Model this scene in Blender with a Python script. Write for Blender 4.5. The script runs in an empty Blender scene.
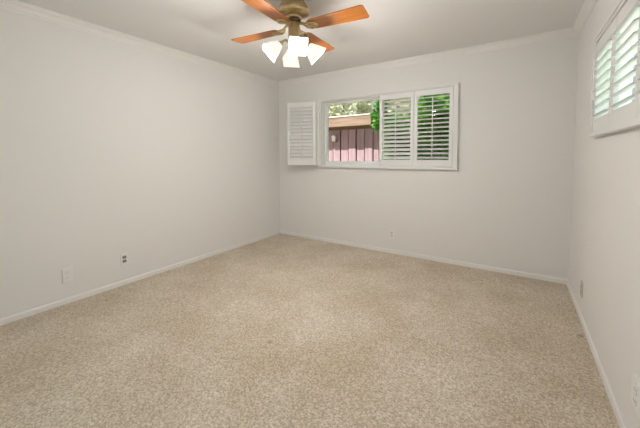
import bpy, bmesh, math, random
from mathutils import Vector, Matrix
PI = math.pi
random.seed(7)
SC = bpy.context.scene
COL = SC.collection

# ------------------------------------------------------------------ camera
F_PX, PITCH, ROLL, YAW = 302.6, -0.057, -0.0043, -0.5798
fw = Vector((math.sin(YAW)*math.cos(PITCH), math.cos(YAW)*math.cos(PITCH), math.sin(PITCH)))
rr = Vector((math.cos(YAW), -math.sin(YAW), 0)); uu = rr.cross(fw)
r2 = rr*math.cos(ROLL) + uu*math.sin(ROLL); u2 = -rr*math.sin(ROLL) + uu*math.cos(ROLL)
cd = bpy.data.cameras.new('camera'); cam = bpy.data.objects.new('camera', cd); COL.objects.link(cam)
m = Matrix(((r2.x, u2.x, -fw.x), (r2.y, u2.y, -fw.y), (r2.z, u2.z, -fw.z))).to_4x4()
m.translation = Vector((3.2325, -3.7405, 1.265)); cam.matrix_world = m
cd.sensor_fit = 'HORIZONTAL'; cd.sensor_width = 36; cd.lens = F_PX*36/640; cd.shift_y = -40.9/640
cd.clip_start = 0.02
SC.camera = cam

# ------------------------------------------------------------------ sky, sun, area lights, exposure
wd = bpy.data.worlds.new('sky'); SC.world = wd; wd.use_nodes = True
bg = wd.node_tree.nodes['Background']
bg.inputs[0].default_value = (0.90, 0.95, 1.0, 1); bg.inputs[1].default_value = 0.5

def light(name, kind, loc, target=None, **kw):
    d = bpy.data.lights.new(name, kind)
    for k, v in kw.items(): setattr(d, k, v)
    o = bpy.data.objects.new(name, d); COL.objects.link(o); o.location = loc
    if target is not None:
        o.rotation_euler = (Vector(target) - Vector(loc)).to_track_quat('-Z', 'Y').to_euler()
    return o
light('sun', 'SUN', (0, -6, 10), (2.2, -1.0, 1.3), energy=8.8, angle=0.009, color=(1, 0.95, 0.86))
# added fill light, set in an invented opening behind the camera
light('rear_fill', 'AREA', (2.0, -4.12, 1.12), (1.75, 0, 1.05), energy=7.0, shape='RECTANGLE', size=2.3, size_y=1.9,
      color=(0.80, 0.95, 1.0))
# sky light at the side window, outside its glass
light('side_window_daylight', 'AREA', (4.0, -1.3, 1.75), (3.0, -1.3, 1.60), energy=13, shape='RECTANGLE', size=3.4, size_y=0.75,
      color=(0.80, 1.0, 0.95))

vs = SC.view_settings
vs.view_transform = 'Standard'; vs.look = 'None'; vs.exposure = 0.3; vs.gamma = 1.0; vs.use_curve_mapping = False

# ------------------------------------------------------------------ materials
def mat(name, col, rough=0.6, metal=0.0, spec=0.4, noise=None, bump=None, transl=0.0, emit=None):
    """noise = (scale, second colour, detail); bump = (scale, strength, distance)"""
    M = bpy.data.materials.new(name); M.use_nodes = True
    nt = M.node_tree; b = nt.nodes['Principled BSDF']
    b.inputs['Base Color'].default_value = (*col, 1); b.inputs['Roughness'].default_value = rough
    b.inputs['Metallic'].default_value = metal; b.inputs['Specular IOR Level'].default_value = spec
    tc = nt.nodes.new('ShaderNodeTexCoord')
    if noise:
        n = nt.nodes.new('ShaderNodeTexNoise'); n.inputs['Scale'].default_value = noise[0]
        n.inputs['Detail'].default_value = noise[2] if len(noise) > 2 else 3
        r = nt.nodes.new('ShaderNodeValToRGB')
        r.color_ramp.elements[0].position = 0.35; r.color_ramp.elements[1].position = 0.65
        r.color_ramp.elements[0].color = (*col, 1); r.color_ramp.elements[1].color = (*noise[1], 1)
        nt.links.new(tc.outputs['Object'], n.inputs['Vector']); nt.links.new(n.outputs['Fac'], r.inputs['Fac'])
        nt.links.new(r.outputs['Color'], b.inputs['Base Color'])
    if bump:
        n2 = nt.nodes.new('ShaderNodeTexNoise'); n2.inputs['Scale'].default_value = bump[0]; n2.inputs['Detail'].default_value = 4
        bp = nt.nodes.new('ShaderNodeBump'); bp.inputs['Strength'].default_value = bump[1]; bp.inputs['Distance'].default_value = bump[2]
        nt.links.new(tc.outputs['Object'], n2.inputs['Vector']); nt.links.new(n2.outputs['Fac'], bp.inputs['Height'])
        nt.links.new(bp.outputs['Normal'], b.inputs['Normal'])
    if transl:
        t = nt.nodes.new('ShaderNodeBsdfTranslucent'); mx = nt.nodes.new('ShaderNodeMixShader'); mx.inputs[0].default_value = transl
        out = nt.nodes['Material Output']
        src = b.inputs['Base Color'].links[0].from_socket if b.inputs['Base Color'].links else None
        if src: nt.links.new(src, t.inputs['Color'])
        else: t.inputs['Color'].default_value = (*col, 1)
        nt.links.new(b.outputs[0], mx.inputs[1]); nt.links.new(t.outputs[0], mx.inputs[2]); nt.links.new(mx.outputs[0], out.inputs['Surface'])
    if emit:
        b.inputs['Emission Color'].default_value = (*emit[0], 1); b.inputs['Emission Strength'].default_value = emit[1]
    return M

def carpet_mat():
    M = bpy.data.materials.new('carpet'); M.use_nodes = True; nt = M.node_tree; b = nt.nodes['Principled BSDF']
    b.inputs['Roughness'].default_value = 0.95; b.inputs['Specular IOR Level'].default_value = 0.1
    b.inputs['Sheen Weight'].default_value = 0.15
    L = nt.links.new; N = nt.nodes.new
    tc = N('ShaderNodeTexCoord')
    def noise(scale, detail, rough=0.6):
        n = N('ShaderNodeTexNoise'); n.inputs['Scale'].default_value = scale; n.inputs['Detail'].default_value = detail
        n.inputs['Roughness'].default_value = rough; L(tc.outputs['Object'], n.inputs['Vector']); return n
    def ramp(src, stops):
        r = N('ShaderNodeValToRGB'); e = r.color_ramp.elements
        while len(e) < len(stops): e.new(0.5)
        for k, (p, c) in enumerate(stops): e[k].position = p; e[k].color = (*c, 1)
        L(src, r.inputs['Fac']); return r
    def mixc(a, c, fac, mode):
        x = N('ShaderNodeMix'); x.data_type = 'RGBA'; x.blend_type = mode; x.inputs[0].default_value = fac
        L(a, x.inputs[6]); L(c, x.inputs[7]); return x.outputs[2]
    tuft = N('ShaderNodeTexVoronoi'); tuft.inputs['Scale'].default_value = 130; L(tc.outputs['Object'], tuft.inputs['Vector'])
    sep = N('ShaderNodeSeparateColor'); L(tuft.outputs['Color'], sep.inputs['Color'])
    fine = noise(60, 4, 0.8)         # twisted tufts: one shade each, gathered in loose clumps
    mx = N('ShaderNodeMix'); mx.data_type = 'FLOAT'; mx.inputs[0].default_value = 0.55
    L(sep.outputs[0], mx.inputs[2]); L(fine.outputs['Fac'], mx.inputs[3])
    base = ramp(mx.outputs[0], [(0.22, CARPET[0]), (0.5, CARPET[1]), (0.78, CARPET[2])])
    mid = noise(1.9, 7)               # brushed and trodden pile
    midr = ramp(mid.outputs['Fac'], [(0.36, (0.86, 0.82, 0.75)), (0.64, (1.03, 1.03, 1.03))])
    c = mixc(base.outputs['Color'], midr.outputs['Color'], 1.0, 'MULTIPLY')
    for (px, py, rad) in PILE_DENTS:      # small pile dents, their dark tone put into the colour
        d = N('ShaderNodeVectorMath'); d.operation = 'DISTANCE'; d.inputs[1].default_value = (px, py, 0); L(tc.outputs['Object'], d.inputs[0])
        q = N('ShaderNodeMath'); q.operation = 'DIVIDE'; q.inputs[1].default_value = rad*2; L(d.outputs['Value'], q.inputs[0])
        r = ramp(q.outputs[0], [(0.0, (0.62, 0.57, 0.5)), (0.25, (0.74, 0.70, 0.64)), (0.5, (1, 1, 1))])
        c = mixc(c, r.outputs['Color'], 1.0, 'MULTIPLY')
    L(c, b.inputs['Base Color'])
    bn = noise(80, 4, 0.8); bp = N('ShaderNodeBump'); bp.inputs['Strength'].default_value = 0.5; bp.inputs['Distance'].default_value = 0.012
    L(bn.outputs['Fac'], bp.inputs['Height']); L(bp.outputs['Normal'], b.inputs['Normal'])
    return M
PILE_DENTS = ((1.851, -2.263, 0.024), (2.702, -1.687, 0.020), (2.661, -1.686, 0.013), (3.63, -1.03, 0.028), (0.22, -2.60, 0.020), (1.905, -1.513, 0.014))
CARPET = ((0.40, 0.335, 0.25), (0.605, 0.52, 0.415), (0.80, 0.725, 0.625))

def wood_mat(name, a, c, axis=0, scale=6.0, rough=0.4, seed=0.0):
    M = bpy.data.materials.new(name); M.use_nodes = True; nt = M.node_tree; b = nt.nodes['Principled BSDF']
    b.inputs['Roughness'].default_value = rough
    tc = nt.nodes.new('ShaderNodeTexCoord'); mp = nt.nodes.new('ShaderNodeMapping')
    s = [scale*6]*3; s[axis] = scale*0.5; mp.inputs['Scale'].default_value = s; mp.inputs['Location'].default_value = (seed, seed, seed)
    n = nt.nodes.new('ShaderNodeTexNoise'); n.inputs['Scale'].default_value = 1.0; n.inputs['Detail'].default_value = 5
    r = nt.nodes.new('ShaderNodeValToRGB'); r.color_ramp.elements[0].position = 0.3; r.color_ramp.elements[1].position = 0.7
    r.color_ramp.elements[0].color = (*a, 1); r.color_ramp.elements[1].color = (*c, 1)
    nt.links.new(tc.outputs['Object'], mp.inputs['Vector']); nt.links.new(mp.outputs['Vector'], n.inputs['Vector'])
    nt.links.new(n.outputs['Fac'], r.inputs['Fac']); nt.links.new(r.outputs['Color'], b.inputs['Base Color'])
    return M

def glass_mat():
    M = bpy.data.materials.new('window_glass'); M.use_nodes = True; nt = M.node_tree
    nt.nodes.remove(nt.nodes['Principled BSDF'])
    t = nt.nodes.new('ShaderNodeBsdfTransparent'); t.inputs[0].default_value = (0.96, 0.98, 0.97, 1)
    g = nt.nodes.new('ShaderNodeBsdfGlossy'); g.inputs['Roughness'].default_value = 0.02
    mx = nt.nodes.new('ShaderNodeMixShader'); mx.inputs[0].default_value = 0.012
    nt.links.new(t.outputs[0], mx.inputs[1]); nt.links.new(g.outputs[0], mx.inputs[2])
    nt.links.new(mx.outputs[0], nt.nodes['Material Output'].inputs['Surface'])
    return M

WALL = mat('wall_paint', (0.80, 0.78, 0.75), 0.7, spec=0.25, bump=(60, 0.06, 0.002))
CEIL = mat('ceiling_paint', (0.82, 0.80, 0.775), 0.8, spec=0.2, bump=(50, 0.08, 0.002))
TRIM = mat('trim_paint', (0.83, 0.805, 0.77), 0.45)
CARP = carpet_mat()
WHITE = mat('shutter_paint', (0.80, 0.79, 0.775), 0.4)
VINYL = mat('white_vinyl', (0.84, 0.86, 0.86), 0.35)
GLASS = glass_mat()
BRASS = mat('antique_brass', (0.56, 0.43, 0.23), 0.30, metal=1.0, noise=(14, (0.68, 0.55, 0.33), 2))
DARKBRASS = mat('dark_bronze', (0.16, 0.12, 0.08), 0.45, metal=0.8)
BLADE = wood_mat('honey_oak', (0.36, 0.105, 0.012), (0.52, 0.175, 0.024), 0, 7, 0.3)
SHADE = mat('frosted_glass', (0.92, 0.91, 0.88), 0.35, emit=((1.0, 0.95, 0.88), 0.50))
BULB = mat('lamp_bulb', (1, 1, 1), 0.4, emit=((1.0, 0.93, 0.82), 3.0))
PLATE = mat('ivory_plastic', (0.83, 0.815, 0.78), 0.35)
SOCKET = mat('dark_socket', (0.26, 0.24, 0.22), 0.5)  # plain dark grey of the socket faces and slots
SOCKETW = mat('white_socket', (0.66, 0.65, 0.62), 0.4)
ALMOND = mat('almond_plastic', (0.60, 0.53, 0.41), 0.4)
STUCCO = mat('stucco', (0.62, 0.56, 0.48), 0.9, bump=(40, 0.3, 0.01))
PURPLE = wood_mat('weathered_plum_boards', (0.32, 0.205, 0.26), (0.46, 0.335, 0.365), 2, 5, 0.8)
FASCIA = wood_mat('red_brown_fascia', (0.23, 0.145, 0.105), (0.36, 0.26, 0.20), 0, 4, 0.7)
SOFFIT = mat('dark_brown_timber', (0.13, 0.075, 0.035), 0.7, noise=(9, (0.2, 0.12, 0.05)))
ROOFM = mat('pale_metal_flashing', (0.86, 0.85, 0.82), 0.5)
GROUNDM = mat('dry_soil', (0.55, 0.47, 0.37), 0.95, noise=(3, (0.42, 0.36, 0.28)), bump=(20, 0.5, 0.02))
LAWNM = mat('lawn_green', (0.25, 0.47, 0.17), 0.9, noise=(6, (0.36, 0.58, 0.26)), bump=(60, 0.6, 0.03))
LEAFM = mat('leaf_green', (0.05, 0.22, 0.035), 0.5, noise=(5, (0.22, 0.48, 0.08)), transl=0.35)
LEAFD = mat('leaf_deep_green', (0.02, 0.13, 0.06), 0.45, noise=(5, (0.09, 0.30, 0.10)), transl=0.3)
LEAFP = mat('leaf_pale_olive', (0.36, 0.42, 0.24), 0.6, noise=(3, (0.74, 0.74, 0.60)), transl=0.4)
BARK = mat('bark', (0.16, 0.10, 0.06), 0.9, bump=(30, 0.5, 0.01))

# ------------------------------------------------------------------ mesh helpers
def obj(name, bm, material, parent=None, smooth=False):
    me = bpy.data.meshes.new(name)
    bmesh.ops.recalc_face_normals(bm, faces=bm.faces)
    bm.to_mesh(me); bm.free()
    me.materials.append(material)
    if smooth:
        for p in me.polygons: p.use_smooth = True
        me.set_sharp_from_angle(angle=math.radians(40))
    o = bpy.data.objects.new(name, me); COL.objects.link(o)
    if parent: o.parent = parent
    return o
def tag(o, label=None, cat=None, group=None, kind=None):
    if label: o['label'] = label
    if cat: o['category'] = cat
    if group: o['group'] = group
    if kind: o['kind'] = kind
    return o
def empty(name, loc=(0, 0, 0), rz=0.0):
    o = bpy.data.objects.new(name, None); COL.objects.link(o); o.location = loc; o.rotation_euler.z = rz
    o.empty_display_size = 0.1
    return o
def struct(name, bm, m, smooth=False):
    return tag(obj(name, bm, m, None, smooth), kind='structure')
def box(bm, x0, x1, y0, y1, z0, z1, bev=0.0, M=None):
    r = bmesh.ops.create_cube(bm, size=1.0); vs_ = r['verts']
    for v in vs_:
        v.co = Vector(((x0+x1)/2 + v.co.x*(x1-x0), (y0+y1)/2 + v.co.y*(y1-y0), (z0+z1)/2 + v.co.z*(z1-z0)))
    if bev:
        es = list({e for v in vs_ for e in v.link_edges})
        rb = bmesh.ops.bevel(bm, geom=es, offset=bev, segments=2, affect='EDGES', profile=0.6)
        vs_ = list({v for f in rb['faces'] for v in f.verts} | {v for v in vs_ if v.is_valid})
    if M is not None:
        for v in vs_: v.co = M @ v.co
    return vs_
def lathe(bm, prof, seg=40, cx=0, cy=0):
    rings = []
    for r, z in prof:
        if r < 1e-5: rings.append([bm.verts.new((cx, cy, z))])
        else: rings.append([bm.verts.new((cx + r*math.cos(2*PI*k/seg), cy + r*math.sin(2*PI*k/seg), z)) for k in range(seg)])
    for a, b in zip(rings, rings[1:]):
        for k in range(seg):
            k2 = (k+1) % seg
            if len(a) == 1 and len(b) > 1: bm.faces.new((a[0], b[k], b[k2]))
            elif len(b) == 1 and len(a) > 1: bm.faces.new((a[k], b[0], a[k2]))
            elif len(a) > 1: bm.faces.new((a[k], b[k], b[k2], a[k2]))
    for rg in (rings[0], rings[-1]):
        if len(rg) > 1: bm.faces.new(rg)
def tube(bm, pts, rad, seg=10):
    pts = [Vector(p) for p in pts]; rings = []
    for i, p in enumerate(pts):
        d = (pts[min(i+1, len(pts)-1)] - pts[max(i-1, 0)]).normalized()
        a = d.cross(Vector((0, 0, 1)))
        if a.length < 1e-3: a = d.cross(Vector((1, 0, 0)))
        a.normalize(); b = d.cross(a)
        r = rad[i] if isinstance(rad, (list, tuple)) else rad
        rings.append([bm.verts.new(p + a*r*math.cos(2*PI*k/seg) + b*r*math.sin(2*PI*k/seg)) for k in range(seg)])
    for A, B in zip(rings, rings[1:]):
        for k in range(seg): bm.faces.new((A[k], B[k], B[(k+1) % seg], A[(k+1) % seg]))
    bm.faces.new(rings[0]); bm.faces.new(rings[-1])
def prism(bm, outline, z0, z1):
    A = [bm.verts.new((x, y, z0)) for x, y in outline]; B = [bm.verts.new((x, y, z1)) for x, y in outline]
    n = len(outline)
    bm.faces.new(A); bm.faces.new(B)
    for k in range(n): bm.faces.new((A[k], A[(k+1) % n], B[(k+1) % n], B[k]))

# ------------------------------------------------------------------ the room
W, H, YB, T = 3.672, 2.44, -3.95, 0.15
bm = bmesh.new(); box(bm, -T, W+T, YB-1.2, T, -0.12, 0.0); struct('floor', bm, CARP)
bm = bmesh.new(); box(bm, -T, W+T, YB-1.2, T, H, H+0.1); struct('ceiling', bm, CEIL)
bm = bmesh.new(); box(bm, -T, 0, YB-1.2, T, 0, H); struct('wall_left', bm, WALL)
# back wall with its window opening
WX0, WX1, WZ0, WZ1 = 0.83, 2.60, 1.13, 2.035
bm = bmesh.new()
box(bm, 0, WX0, 0, T, 0, H); box(bm, WX1, W, 0, T, 0, H); box(bm, WX0, WX1, 0, T, 0, WZ0); box(bm, WX0, WX1, 0, T, WZ1, H)
struct('wall_back', bm, WALL)
RY0, RY1, RZ0, RZ1 = -2.84, -1.04, 1.415, 1.995
bm = bmesh.new()
box(bm, W, W+T, RY1, T, 0, H); box(bm, W, W+T, YB-1.2, RY0, 0, H); box(bm, W, W+T, RY0, RY1, 0, RZ0); box(bm, W, W+T, RY0, RY1, RZ1, H)
struct('wall_right', bm, WALL)
bm = bmesh.new()                                     # wall behind the photographer, its wide opening added for the fill light
box(bm, 0, 0.55, YB-0.12, YB, 0, H); box(bm, 3.45, W, YB-0.12, YB, 0, H); box(bm, 0.55, 3.45, YB-0.12, YB, 2.1, H)
struct('wall_front', bm, WALL)
bm = bmesh.new(); box(bm, -T, W+T, YB-1.3, YB-1.2, 0, H); struct('wall_hall', bm, WALL)
bm = bmesh.new(); box(bm, -0.6, W+0.2, YB-1.6, 0.8, H+0.1, H+0.2); struct('roof', bm, STUCCO)  # out of view; back eave shaped to set the shade on the shrubs
bm = bmesh.new(); box(bm, -T-0.02, W+T+0.02, YB-1.32, T+0.02, -0.3, -0.12); struct('foundation', bm, STUCCO)

def mould(name, A, B, inward, prof, m, mit=(1, 1)):
    """sweep a profile of (distance from wall, height) from A to B, mitred at either end"""
    A, B, inward = Vector(A), Vector(B), Vector(inward); d = (B-A).normalized(); bm = bmesh.new()
    ra = [bm.verts.new(A + inward*p + d*p*mit[0] + Vector((0, 0, z))) for p, z in prof]
    rb = [bm.verts.new(B + inward*p - d*p*mit[1] + Vector((0, 0, z))) for p, z in prof]
    n = len(prof)
    for k in range(n): bm.faces.new((ra[k], ra[(k+1) % n], rb[(k+1) % n], rb[k]))
    bm.faces.new(ra); bm.faces.new(rb)
    return struct(name, bm, m)
crown = [(0, H), (0, H-0.074), (0.006, H-0.074), (0.009, H-0.062), (0.015, H-0.058), (0.019, H-0.045), (0.028, H-0.031),
         (0.038, H-0.022), (0.042, H-0.019), (0.043, H-0.010), (0.05, H-0.008), (0.05, H)]
base = [(0, 0), (0, 0.048), (0.006, 0.048), (0.010, 0.043), (0.012, 0.036), (0.012, 0)]
mould('trim_1', (0, YB, 0), (0, 0, 0), (1, 0, 0), crown, TRIM)
mould('trim_2', (0, 0, 0), (W, 0, 0), (0, -1, 0), crown, TRIM)
mould('trim_3', (W, 0, 0), (W, YB, 0), (-1, 0, 0), crown, TRIM)
mould('baseboard_left', (0, YB, 0), (0, 0, 0), (1, 0, 0), base, TRIM)
mould('baseboard_back', (0, 0, 0), (W, 0, 0), (0, -1, 0), base, TRIM)
mould('baseboard_right', (W, 0, 0), (W, YB, 0), (-1, 0, 0), base, TRIM)

# ------------------------------------------------------------------ windows (frame, sliding sashes, glass)
def window(name, MW, x0, x1, z0, z1):
    """built in its own frame (x along the wall, +y outwards), then placed by MW"""
    bm = bmesh.new(); fy0, fy1, w = 0.07, 0.135, 0.022; wb = 0.052
    box(bm, x0, x0+w, fy0, fy1, z0, z1); box(bm, x1-w, x1, fy0, fy1, z0, z1)
    box(bm, x0+w, x1-w, fy0, fy1, z0, z0+wb); box(bm, x0+w, x1-w, fy0, fy1, z1-w, z1)
    o = struct(name, bm, VINYL); o.matrix_world = MW
    xm = (x0+x1)/2
    for (a, b, y) in ((x0+w, xm+0.02, 0.085), (xm-0.02, x1-w, 0.11)):
        bm = bmesh.new(); s = 0.010
        box(bm, a, a+s, y, y+0.02, z0+wb, z1-w); box(bm, b-s, b, y, y+0.02, z0+wb, z1-w)
        box(bm, a+s, b-s, y, y+0.02, z0+wb, z0+wb+s*0.6); box(bm, a+s, b-s, y, y+0.02, z1-w-s*0.6, z1-w)
        sash = obj('window_sash', bm, VINYL, o)
        bm = bmesh.new(); box(bm, a+s, b-s, y+0.008, y+0.012, z0+wb+s*0.6, z1-w-s*0.6); obj('glass_pane', bm, GLASS, sash)
    return o
window('window_1', Matrix.Identity(4), WX0, WX1, WZ0, WZ1)
MR = Matrix(((0, 1, 0, W), (-1, 0, 0, 0), (0, 0, 1, 0), (0, 0, 0, 1)))      # local x -> -Y, local y -> +X
window('window_2', MR, -RY1, -RY0, RZ0, RZ1)

# ------------------------------------------------------------------ plantation shutters
def slat(bm, x0, x1, yc, zc, wid, tilt, th=0.0055):
    """one louver: a flat ellipse in section, tilted about its long axis; tilt > 0 drops the room edge"""
    n = 10; A = []; B = []
    for k in range(n):
        a = 2*PI*k/n; y, z = wid/2*math.cos(a), th*math.sin(a)
        yy, zz = y*math.cos(tilt) - z*math.sin(tilt), y*math.sin(tilt) + z*math.cos(tilt)
        A.append(bm.verts.new((x0, yc+yy, zc+zz))); B.append(bm.verts.new((x1, yc+yy, zc+zz)))
    bm.faces.new(A); bm.faces.new(B)
    for k in range(n): bm.faces.new((A[k], A[(k+1) % n], B[(k+1) % n], B[k]))
def panel(parent, M, w, z0, z1, l0, l1, n, tilt, rod_side=-1, knob=True):
    """a hinged panel in local axes: x 0..w, thickness centred on y = 0; louvers between heights l0 and l1"""
    st, t = 0.042, 0.013; bm = bmesh.new(); g = 0.0015
    box(bm, g, st, -t, t, z0, z1, 0.003); box(bm, w-st, w-g, -t, t, z0, z1, 0.003)
    box(bm, st, w-st, -t*0.9, t*0.9, z0, l0, 0.002); box(bm, st, w-st, -t*0.9, t*0.9, l1, z1, 0.002)
    p = obj('shutter_panel', bm, WHITE, parent); p.matrix_local = M
    bm = bmesh.new(); pitch = (l1-l0)/n
    for k in range(n): slat(bm, st+0.001, w-st-0.001, 0, l0 + pitch*(k+0.5), 0.062, tilt)
    obj('louver_slats', bm, WHITE, p, True)
    bm = bmesh.new(); yr = rod_side*(0.031*math.cos(tilt) + 0.007)
    dz = rod_side*0.031*math.sin(tilt)
    box(bm, w/2-0.005, w/2+0.005, yr-0.005, yr+0.005, l0+0.02+dz, l1-0.01+dz, 0.002)
    obj('tilt_rod', bm, WHITE, p)
    return p
def shutter_frame(parent, x0, x1, z0, z1, side, tb, d=0.036):
    bm = bmesh.new()
    def bar(a, b, c, e): box(bm, a, b, -d, 0.0, c, e, 0.003)
    bar(x0, x0+side, z0, z1); bar(x1-side, x1, z0, z1); bar(x0+side, x1-side, z0, z0+tb); bar(x0+side, x1-side, z1-tb, z1)
    # a raised outer lip
    box(bm, x0-0.008, x0+0.012, -d-0.008, 0, z0-0.008, z1+0.008, 0.003); box(bm, x1-0.012, x1+0.008, -d-0.008, 0, z0-0.008, z1+0.008, 0.003)
    box(bm, x0+0.012, x1-0.012, -d-0.008, 0, z0-0.008, z0+0.010, 0.003); box(bm, x0+0.012, x1-0.012, -d-0.008, 0, z1-0.010, z1+0.008, 0.003)
    return obj('shutter_frame', bm, WHITE, parent)

sh = tag(empty('window_shutters', (0, 0, 0)), 'white plantation shutters on the back window, left pair folded open against the wall', 'shutters', 'plantation shutters on the two windows')
shutter_frame(sh, 0.785, 2.648, 1.105, 2.065, 0.042, 0.024)
PZ = (1.131, 2.039, 1.212, 1.972, 15)
pw = 0.442
panel(sh, Matrix.Translation((1.720, -0.016, 0)), pw, *PZ, math.radians(33))
panel(sh, Matrix.Translation((1.720+pw, -0.016, 0)), pw, *PZ, math.radians(20))
def span(ax, ay, bx, by):
    d = Vector((bx-ax, by-ay, 0)).normalized()
    return Matrix(((d.x, -d.y, 0, ax), (d.y, d.x, 0, ay), (0, 0, 1, 0), (0, 0, 0, 1)))
panel(sh, span(0.366, -0.241, 0.785, -0.108), pw, *PZ, math.radians(57))
panel(sh, span(0.395, -0.178, 0.812, -0.048), pw, *PZ, math.radians(70), rod_side=1)
for z in (1.25, 1.92):
    for hx, hy in ((0.372, -0.214), (0.822, -0.049)):
        bm = bmesh.new(); tube(bm, [(hx, hy, z-0.03), (hx, hy, z+0.03)], 0.006, 8); obj('hinge', bm, WHITE, sh)

s2 = empty('window_shutters'); s2.matrix_world = MR
tag(s2, 'white plantation shutters with slats open across the side window of the right wall', 'shutters', 'plantation shutters on the two windows')
shutter_frame(s2, 1.005, 2.875, 1.392, 2.02, 0.035, 0.024)
for k in range(4):
    panel(s2, Matrix.Translation((1.042 + 0.449*k, -0.016, 0)), 0.449, 1.418, 1.994, 1.497, 1.925, 8, math.radians(14), rod_side=1)

# ------------------------------------------------------------------ ceiling fan
FX, FY = 1.80, -1.90
fan = tag(empty('ceiling_fan', (FX, FY, 0)), 'antique brass ceiling fan with four honey oak blades and four lit glass shades', 'ceiling fan')
bm = bmesh.new(); lathe(bm, [(0.0, 2.44), (0.072, 2.44), (0.076, 2.428), (0.074, 2.405), (0.07, 2.398), (0.0, 2.398)]); obj('ceiling_mount', bm, DARKBRASS, fan, True)
bm = bmesh.new()
lathe(bm, [(0.0, 2.400), (0.080, 2.400), (0.092, 2.392), (0.104, 2.376), (0.112, 2.356), (0.114, 2.334), (0.110, 2.322), (0.090, 2.312), (0.062, 2.308), (0.0, 2.308)])
obj('motor_housing', bm, BRASS, fan, True)
bm = bmesh.new(); lathe(bm, [(0.0, 2.309), (0.056, 2.309), (0.060, 2.300), (0.058, 2.286), (0.05, 2.282), (0.0, 2.282)]); obj('hub', bm, BRASS, fan, True)
bm = bmesh.new(); lathe(bm, [(0.0, 2.283), (0.046, 2.283), (0.052, 2.272), (0.046, 2.258), (0.0, 2.258)]); obj('flywheel', bm, DARKBRASS, fan, True)
bm = bmesh.new(); lathe(bm, [(0.0, 2.259), (0.038, 2.259), (0.044, 2.250), (0.044, 2.165), (0.047, 2.155), (0.036, 2.140), (0.0, 2.140)], 12); obj('switch_housing', bm, BRASS, fan, True)
bm = bmesh.new(); lathe(bm, [(0.0, 2.141), (0.03, 2.141), (0.046, 2.128), (0.046, 2.108), (0.03, 2.092), (0.012, 2.078), (0.009, 2.062), (0.0, 2.058)]); obj('light_fitter', bm, BRASS, fan, True)
BL0, BL1, BW0, BW1, PIT = 0.130, 0.567, 0.060, 0.077, math.radians(7.5)
ZB = 2.220
def blade_outline():
    pts = [(BL0, -BW0*0.72), (BL0+0.03, -BW0)]
    rc = 0.022
    for k in range(6):
        a = -PI/2 + PI/2*k/5; pts.append((BL1-rc+rc*math.cos(a), -BW1+rc+rc*math.sin(a)))
    for k in range(6):
        a = PI/2*k/5; pts.append((BL1-rc+rc*math.cos(a), BW1-rc+rc*math.sin(a)))
    pts += [(BL0+0.03, BW0), (BL0, BW0*0.72)]
    return pts
def at_blade(k, droop=0.0):
    return Matrix.Translation((0, 0, ZB)) @ Matrix.Rotation(math.radians(5.5+90*k), 4, 'Z') @ Matrix.Rotation(droop, 4, 'Y') @ Matrix.Rotation(-PIT, 4, 'X')
for k in range(4):
    bm = bmesh.new(); prism(bm, blade_outline(), -0.003, 0.003)
    b = obj('fan_blade', bm, BLADE, fan); b.matrix_local = at_blade(k)
    bm = bmesh.new()                                              # scrolled brass iron under the blade root
    tube(bm, [(0.045, 0, 0.030), (0.075, 0, 0.022), (0.105, 0, -0.004), (0.14, 0, -0.010), (0.165, 0, -0.009)], [0.011, 0.010, 0.009, 0.008, 0.007], 8)
    for s in (-1, 1):
        tube(bm, [(0.085, s*0.006, 0.010), (0.105, s*0.030, -0.004), (0.135, s*0.040, -0.009), (0.165, s*0.034, -0.009), (0.185, s*0.022, -0.008),
                  (0.175, s*0.010, -0.008), (0.160, s*0.014, -0.008)], 0.006, 8)
    prism(bm, [(0.150, -0.034), (0.190, -0.024), (0.200, 0), (0.190, 0.024), (0.150, 0.034)], -0.009, -0.0035)
    obj('blade_iron', bm, BRASS, b, True)
AX = math.radians(48)                                             # how far the shades lean out
for k in range(4):
    a = math.radians(-44 + 90*k); d = Vector((math.cos(a), math.sin(a), 0)); t = Vector((-d.y, d.x, 0))
    ax = d*math.sin(AX) + Vector((0, 0, -math.cos(AX)))           # the way the shade points
    up = ax.cross(t)
    N0 = d*0.098 + Vector((0, 0, 2.102))                          # the neck
    bm = bmesh.new()
    tube(bm, [d*0.040 + Vector((0, 0, 2.118)), d*0.062 + Vector((0, 0, 2.128)), d*0.082 + Vector((0, 0, 2.120)), N0 + ax*0.004], [0.010, 0.009, 0.009, 0.012], 10)
    tube(bm, [N0 - ax*0.004, N0 + ax*0.020], [0.020, 0.024], 14)
    arm = obj('lamp_arm', bm, BRASS, fan, True)
    bm = bmesh.new(); rings = []
    prof = [(0.012, 0.025), (0.030, 0.032), (0.075, 0.049), (0.120, 0.064)]
    th = 0.003
    for off, hw in prof + [(o_, h_-th) for o_, h_ in reversed(prof)][0:]:
        rings.append([bm.verts.new(N0 + ax*off + t*hw*sx + up*hw*sy) for sx, sy in ((-1, -1), (1, -1), (1, 1), (-1, 1))])
    for A, B in zip(rings, rings[1:]):
        for q in range(4): bm.faces.new((A[q], A[(q+1) % 4], B[(q+1) % 4], B[q]))
    bm.faces.new(rings[0]); bm.faces.new(rings[-1])
    s = obj('lamp_shade', bm, SHADE, fan)
    bm = bmesh.new(); bmesh.ops.create_uvsphere(bm, u_segments=16, v_segments=10, radius=0.019)
    for v in bm.verts: v.co = N0 + ax*0.075 + v.co
    obj('lamp_bulb', bm, BULB, s, True)
    lp = N0 + ax*0.118 + Vector((FX, FY, 0))
    light('fan_lamp', 'POINT', lp, energy=16.0, shadow_soft_size=0.045, color=(1.0, 0.965, 0.925))

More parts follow.
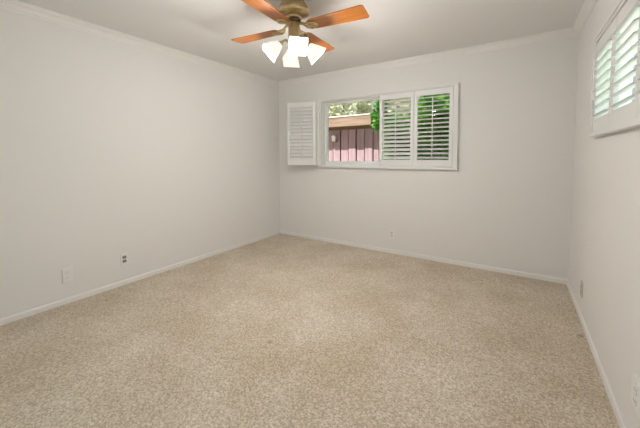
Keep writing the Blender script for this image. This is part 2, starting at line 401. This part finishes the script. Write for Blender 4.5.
# ------------------------------------------------------------------ wall plates and outlets
def outlet(name, M, w, h, label, cat, sockets, m=PLATE, sm=SOCKET, d=0.007):
    """plate centred at local origin, x along the wall, y = 0 at the wall and -d in the room"""
    o = empty(name); o.matrix_world = M; tag(o, label, cat, 'outlets and plates low on the walls')
    bm = bmesh.new(); box(bm, -w/2, w/2, -d, 0, -h/2, h/2, 0.002); obj('cover_plate', bm, m, o)
    for z in sockets:
        bm = bmesh.new(); box(bm, -0.017, 0.017, -d-0.003, -d+0.001, z-0.0135, z+0.0135, 0.001); s = obj('socket', bm, sm, o)
        bm = bmesh.new()
        for sx in (-0.0065, 0.0065): box(bm, sx-0.0012, sx+0.0012, -d-0.0036, -d-0.0028, z-0.004, z+0.005)
        obj('socket_slots', bm, SOCKET, s)
    bm = bmesh.new(); tube(bm, [(0, -d-0.0015, 0), (0, -d+0.001, 0)], 0.003, 10); obj('screw', bm, SOCKETW, o)
    return o
def on_left(y, z): return Matrix(((0, -1, 0, 0), (1, 0, 0, y), (0, 0, 1, z), (0, 0, 0, 1)))
def on_back(x, z): return Matrix.Translation((x, 0, z))
def on_right(y, z): return Matrix(((0, 1, 0, W), (-1, 0, 0, y), (0, 0, 1, z), (0, 0, 0, 1)))
outlet('wall_outlet', on_left(-2.796, 0.249), 0.072, 0.122, 'blank white wall plate on the left wall, nearer the camera than the dark-socketed outlet', 'wall plate', (0.024, -0.024), sm=PLATE, d=0.011)
outlet('wall_outlet', on_left(-2.345, 0.254), 0.064, 0.118, 'white outlet with two dark sockets low on the left wall', 'outlet', (0.021, -0.018))
outlet('wall_outlet', on_back(1.89, 0.249), 0.068, 0.112, 'small outlet low on the back wall under the window', 'outlet', (0.022, -0.016), sm=SOCKETW)
outlet('wall_outlet', on_right(-0.735, 0.232), 0.072, 0.112, 'tan outlet low on the right wall near the far corner', 'outlet', (0.022, -0.022), m=ALMOND, sm=ALMOND)
outlet('wall_outlet', on_right(-2.05, 0.284), 0.115, 0.118, 'white wall plate at the right edge near the foreground baseboard', 'wall plate', (0.024, -0.024), sm=PLATE, d=0.013)

# ------------------------------------------------------------------ outdoors
bm = bmesh.new(); box(bm, -14, 16, -9, 16, -0.6, -0.3); struct('ground', bm, GROUNDM)
bm = bmesh.new(); box(bm, 3.9, 6.2, -9, 0.4, -0.3, -0.28); tag(obj('lawn', bm, LAWNM), 'green lawn outside the right window', 'lawn', kind='stuff')

shed = tag(empty('garden_shed', (0, 2.5, -0.3)), 'plum boarded shed with a red-brown roof edge seen through the clear window pane', 'shed')
def shp(name, bm, m, par=shed):
    for v in bm.verts: v.co -= Vector((0, 2.5, -0.3))
    return obj(name, bm, m, par)
SX0, SX1, WY = -2.4, 0.56, 2.5
bm = bmesh.new(); bwid = 0.205; x = 0.55; k = 0
edges = [SX1+0.195]
while x > SX0: edges.append(x); x -= bwid
for k in range(len(edges)-1):
    pr = 0.018 if k % 2 else 0.0
    box(bm, edges[k+1]+0.013, edges[k]-0.013, WY-pr, WY+0.03, -0.3, 1.96)
shp('board_wall', bm, PURPLE)
bm = bmesh.new(); box(bm, SX0, SX1-0.02, WY+0.031, WY+1.8, -0.3, 1.96); shp('shed_body', bm, SOFFIT)
bm = bmesh.new(); box(bm, SX0, SX1, WY-0.06, WY-0.029, 1.86, 1.96); box(bm, SX0, SX1+0.05, 2.24, WY+1.8, 1.961, 1.99); shp('soffit_and_shade_strip', bm, SOFFIT)  # soffit, plus a dark strip painted in for the shade beneath the eave
bm = bmesh.new(); box(bm, SX0, SX1+0.06, 2.2, 2.239, 1.915, 2.125, 0.004); shp('fascia_board', bm, FASCIA)
bm = bmesh.new(); box(bm, SX0, SX1+0.04, 2.19, WY+1.9, 2.126, 2.150, 0.003); shp('roof_flashing', bm, ROOFM)

bh = tag(empty('birdhouse', (-0.40, WY-0.031, 1.60)), 'small white house-shaped box hung on the plum shed boards', 'birdhouse')
bm = bmesh.new()
out = [(-0.045, 0.0), (0.045, 0.0), (0.045, 0.10), (0.0, 0.145), (-0.045, 0.10)]
A = [bm.verts.new((x, -0.08, z)) for x, z in out]; B = [bm.verts.new((x, 0, z)) for x, z in out]
bm.faces.new(A); bm.faces.new(B)
for k in range(5): bm.faces.new((A[k], A[(k+1) % 5], B[(k+1) % 5], B[k]))
obj('body', bm, VINYL, bh)
bm = bmesh.new()
for s in (-1, 1):
    R = Matrix.Translation((0, 0, 0.148)) @ Matrix.Rotation(s*math.radians(45), 4, 'Y')
    box(bm, (0 if s > 0 else -0.08), (0.08 if s > 0 else 0), -0.095, 0.0, 0.0, 0.007, 0, R)
obj('roof', bm, VINYL, bh)
bm = bmesh.new(); box(bm, -0.06, 0.06, -0.10, -0.002, -0.010, 0.0); obj('base', bm, SOFFIT, bh)

fence = tag(empty('board_fence', (0, 2.75, -0.3)), 'dark brown board fence behind the shrubs outside the shuttered panes', 'fence')
bm = bmesh.new(); x = 0.80
while x < 5.0:
    box(bm, x, x+0.185, 0, 0.025, 0, 1.95 + random.uniform(-0.01, 0.01)); x += 0.192
obj('board_panel', bm, SOFFIT, fence)
for px in (1.6, 3.1, 4.6):
    bm = bmesh.new(); box(bm, px, px+0.09, 0.026, 0.116, 0, 1.98); obj('post', bm, SOFFIT, fence)

def leaves(bm, c, rad, n, size, rnd, fill=0.55):
    for _ in range(n):
        v = Vector((rnd.gauss(0, 1), rnd.gauss(0, 1), rnd.gauss(0, 1))).normalized() * (fill + (1-fill)*rnd.random())
        v *= 1 + 0.18*math.sin(5*v.x+c[0]*3)*math.cos(4*v.z+c[1])
        p = Vector((c[0]+v.x*rad[0], c[1]+v.y*rad[1], c[2]+v.z*rad[2]))
        q = Vector((rnd.gauss(0, 1), rnd.gauss(0, 1), rnd.gauss(0, 0.7))).normalized()
        s = q.cross(Vector((rnd.gauss(0, 1), rnd.gauss(0, 1), rnd.gauss(0, 1)))).normalized(); nrm = q.cross(s)
        L_ = size*(0.7+0.6*rnd.random()); w_ = L_*0.3
        a = bm.verts.new(p); b = bm.verts.new(p+q*L_*0.5+s*w_+nrm*w_*0.3); e = bm.verts.new(p+q*L_); f = bm.verts.new(p+q*L_*0.5-s*w_+nrm*w_*0.3)
        g = bm.verts.new(p+q*L_*0.5)
        bm.faces.new((a, b, g)); bm.faces.new((b, e, g)); bm.faces.new((e, f, g)); bm.faces.new((f, a, g))
def plant(name, x, y, blobs, m, n, size, label, cat, seed, group=None, z0=-0.3):
    group = {'shrub': 'shrubs outside the back window', 'tree': 'trees beyond the shed and fence'}.get(cat)
    rnd = random.Random(seed); o = tag(empty(name, (x, y, z0)), label, cat, group)
    bm = bmesh.new()
    for (c, r, fr) in blobs: leaves(bm, c, r, int(n*fr), size, rnd)
    obj('foliage', bm, m, o)
    bm = bmesh.new(); top = blobs[0][0]
    tube(bm, [(0, 0, 0), (0.02, 0.01, top[2]*0.5), (top[0]*0.6, top[1]*0.6, top[2])], [0.03, 0.022, 0.012], 8)
    for q in range(4):
        a = q*PI/2+0.4; tube(bm, [(0.01, 0, top[2]*0.45), (top[0]+0.5*blobs[0][1][0]*math.cos(a), top[1]+0.5*blobs[0][1][1]*math.sin(a), top[2]+0.2*blobs[0][1][2])], [0.014, 0.006], 6)
    obj('stem', bm, BARK, o)
    return o
plant('leafy_shrub', 1.03, 1.70, [((0.0, 0, 2.2), (0.09, 0.12, 0.16), 0.7), ((0.04, 0, 2.5), (0.08, 0.10, 0.18), 0.5), ((-0.06, 0, 2.36), (0.06, 0.06, 0.08), 0.15)], LEAFM, 380, 0.10, 'bright green shrub at the right end of the shed roof edge', 'shrub', 3)
plant('leafy_shrub', 1.10, 2.33, [((0, 0, 2.08), (0.27, 0.22, 0.34), 1.0), ((0.0, 0, 1.5), (0.24, 0.2, 0.4), 0.5)], LEAFM, 2600, 0.10, 'leafy green shrub seen between the slats of the left closed shutter', 'shrub', 4)
plant('leafy_shrub', 2.12, 1.53, [((0, 0, 2.22), (0.40, 0.35, 0.38), 1.0), ((-0.05, 0, 1.55), (0.34, 0.3, 0.45), 0.8)], LEAFM, 2800, 0.10, 'dense green shrub seen between the slats of the right closed shutter', 'shrub', 5)
plant('leafy_shrub', 2.08, 2.40, [((0, 0, 1.95), (0.36, 0.20, 0.34), 1.0), ((0, 0, 1.5), (0.34, 0.18, 0.4), 0.6)], LEAFD, 1500, 0.10, 'dark shrub against the fence behind the stile between the closed shutters', 'shrub', 14)
plant('garden_tree', -1.9, 5.6, [((0, 0, 3.3), (1.15, 1.0, 1.0), 1.0)], LEAFP, 1300, 0.22, 'pale sunlit tree rising above the shed roof, left one', 'tree', 6)
plant('garden_tree', 0.55, 5.7, [((0, 0, 3.3), (1.15, 1.0, 1.1), 1.0)], LEAFP, 1300, 0.22, 'pale sunlit tree rising behind the right end of the shed roof', 'tree', 8)
plant('garden_tree', 3.1, 4.9, [((0, 0, 3.0), (1.2, 0.9, 1.0), 1.0)], LEAFP, 1400, 0.20, 'pale olive tree behind the fence, above the shrubs', 'tree', 9)
plant('garden_hedge', 7.2, -1.0, [((0, 0, 1.75), (0.9, 3.2, 1.3), 1.0)], LEAFM, 2500, 0.2, 'green hedge across the lawn beyond the right window', 'hedge', 10)
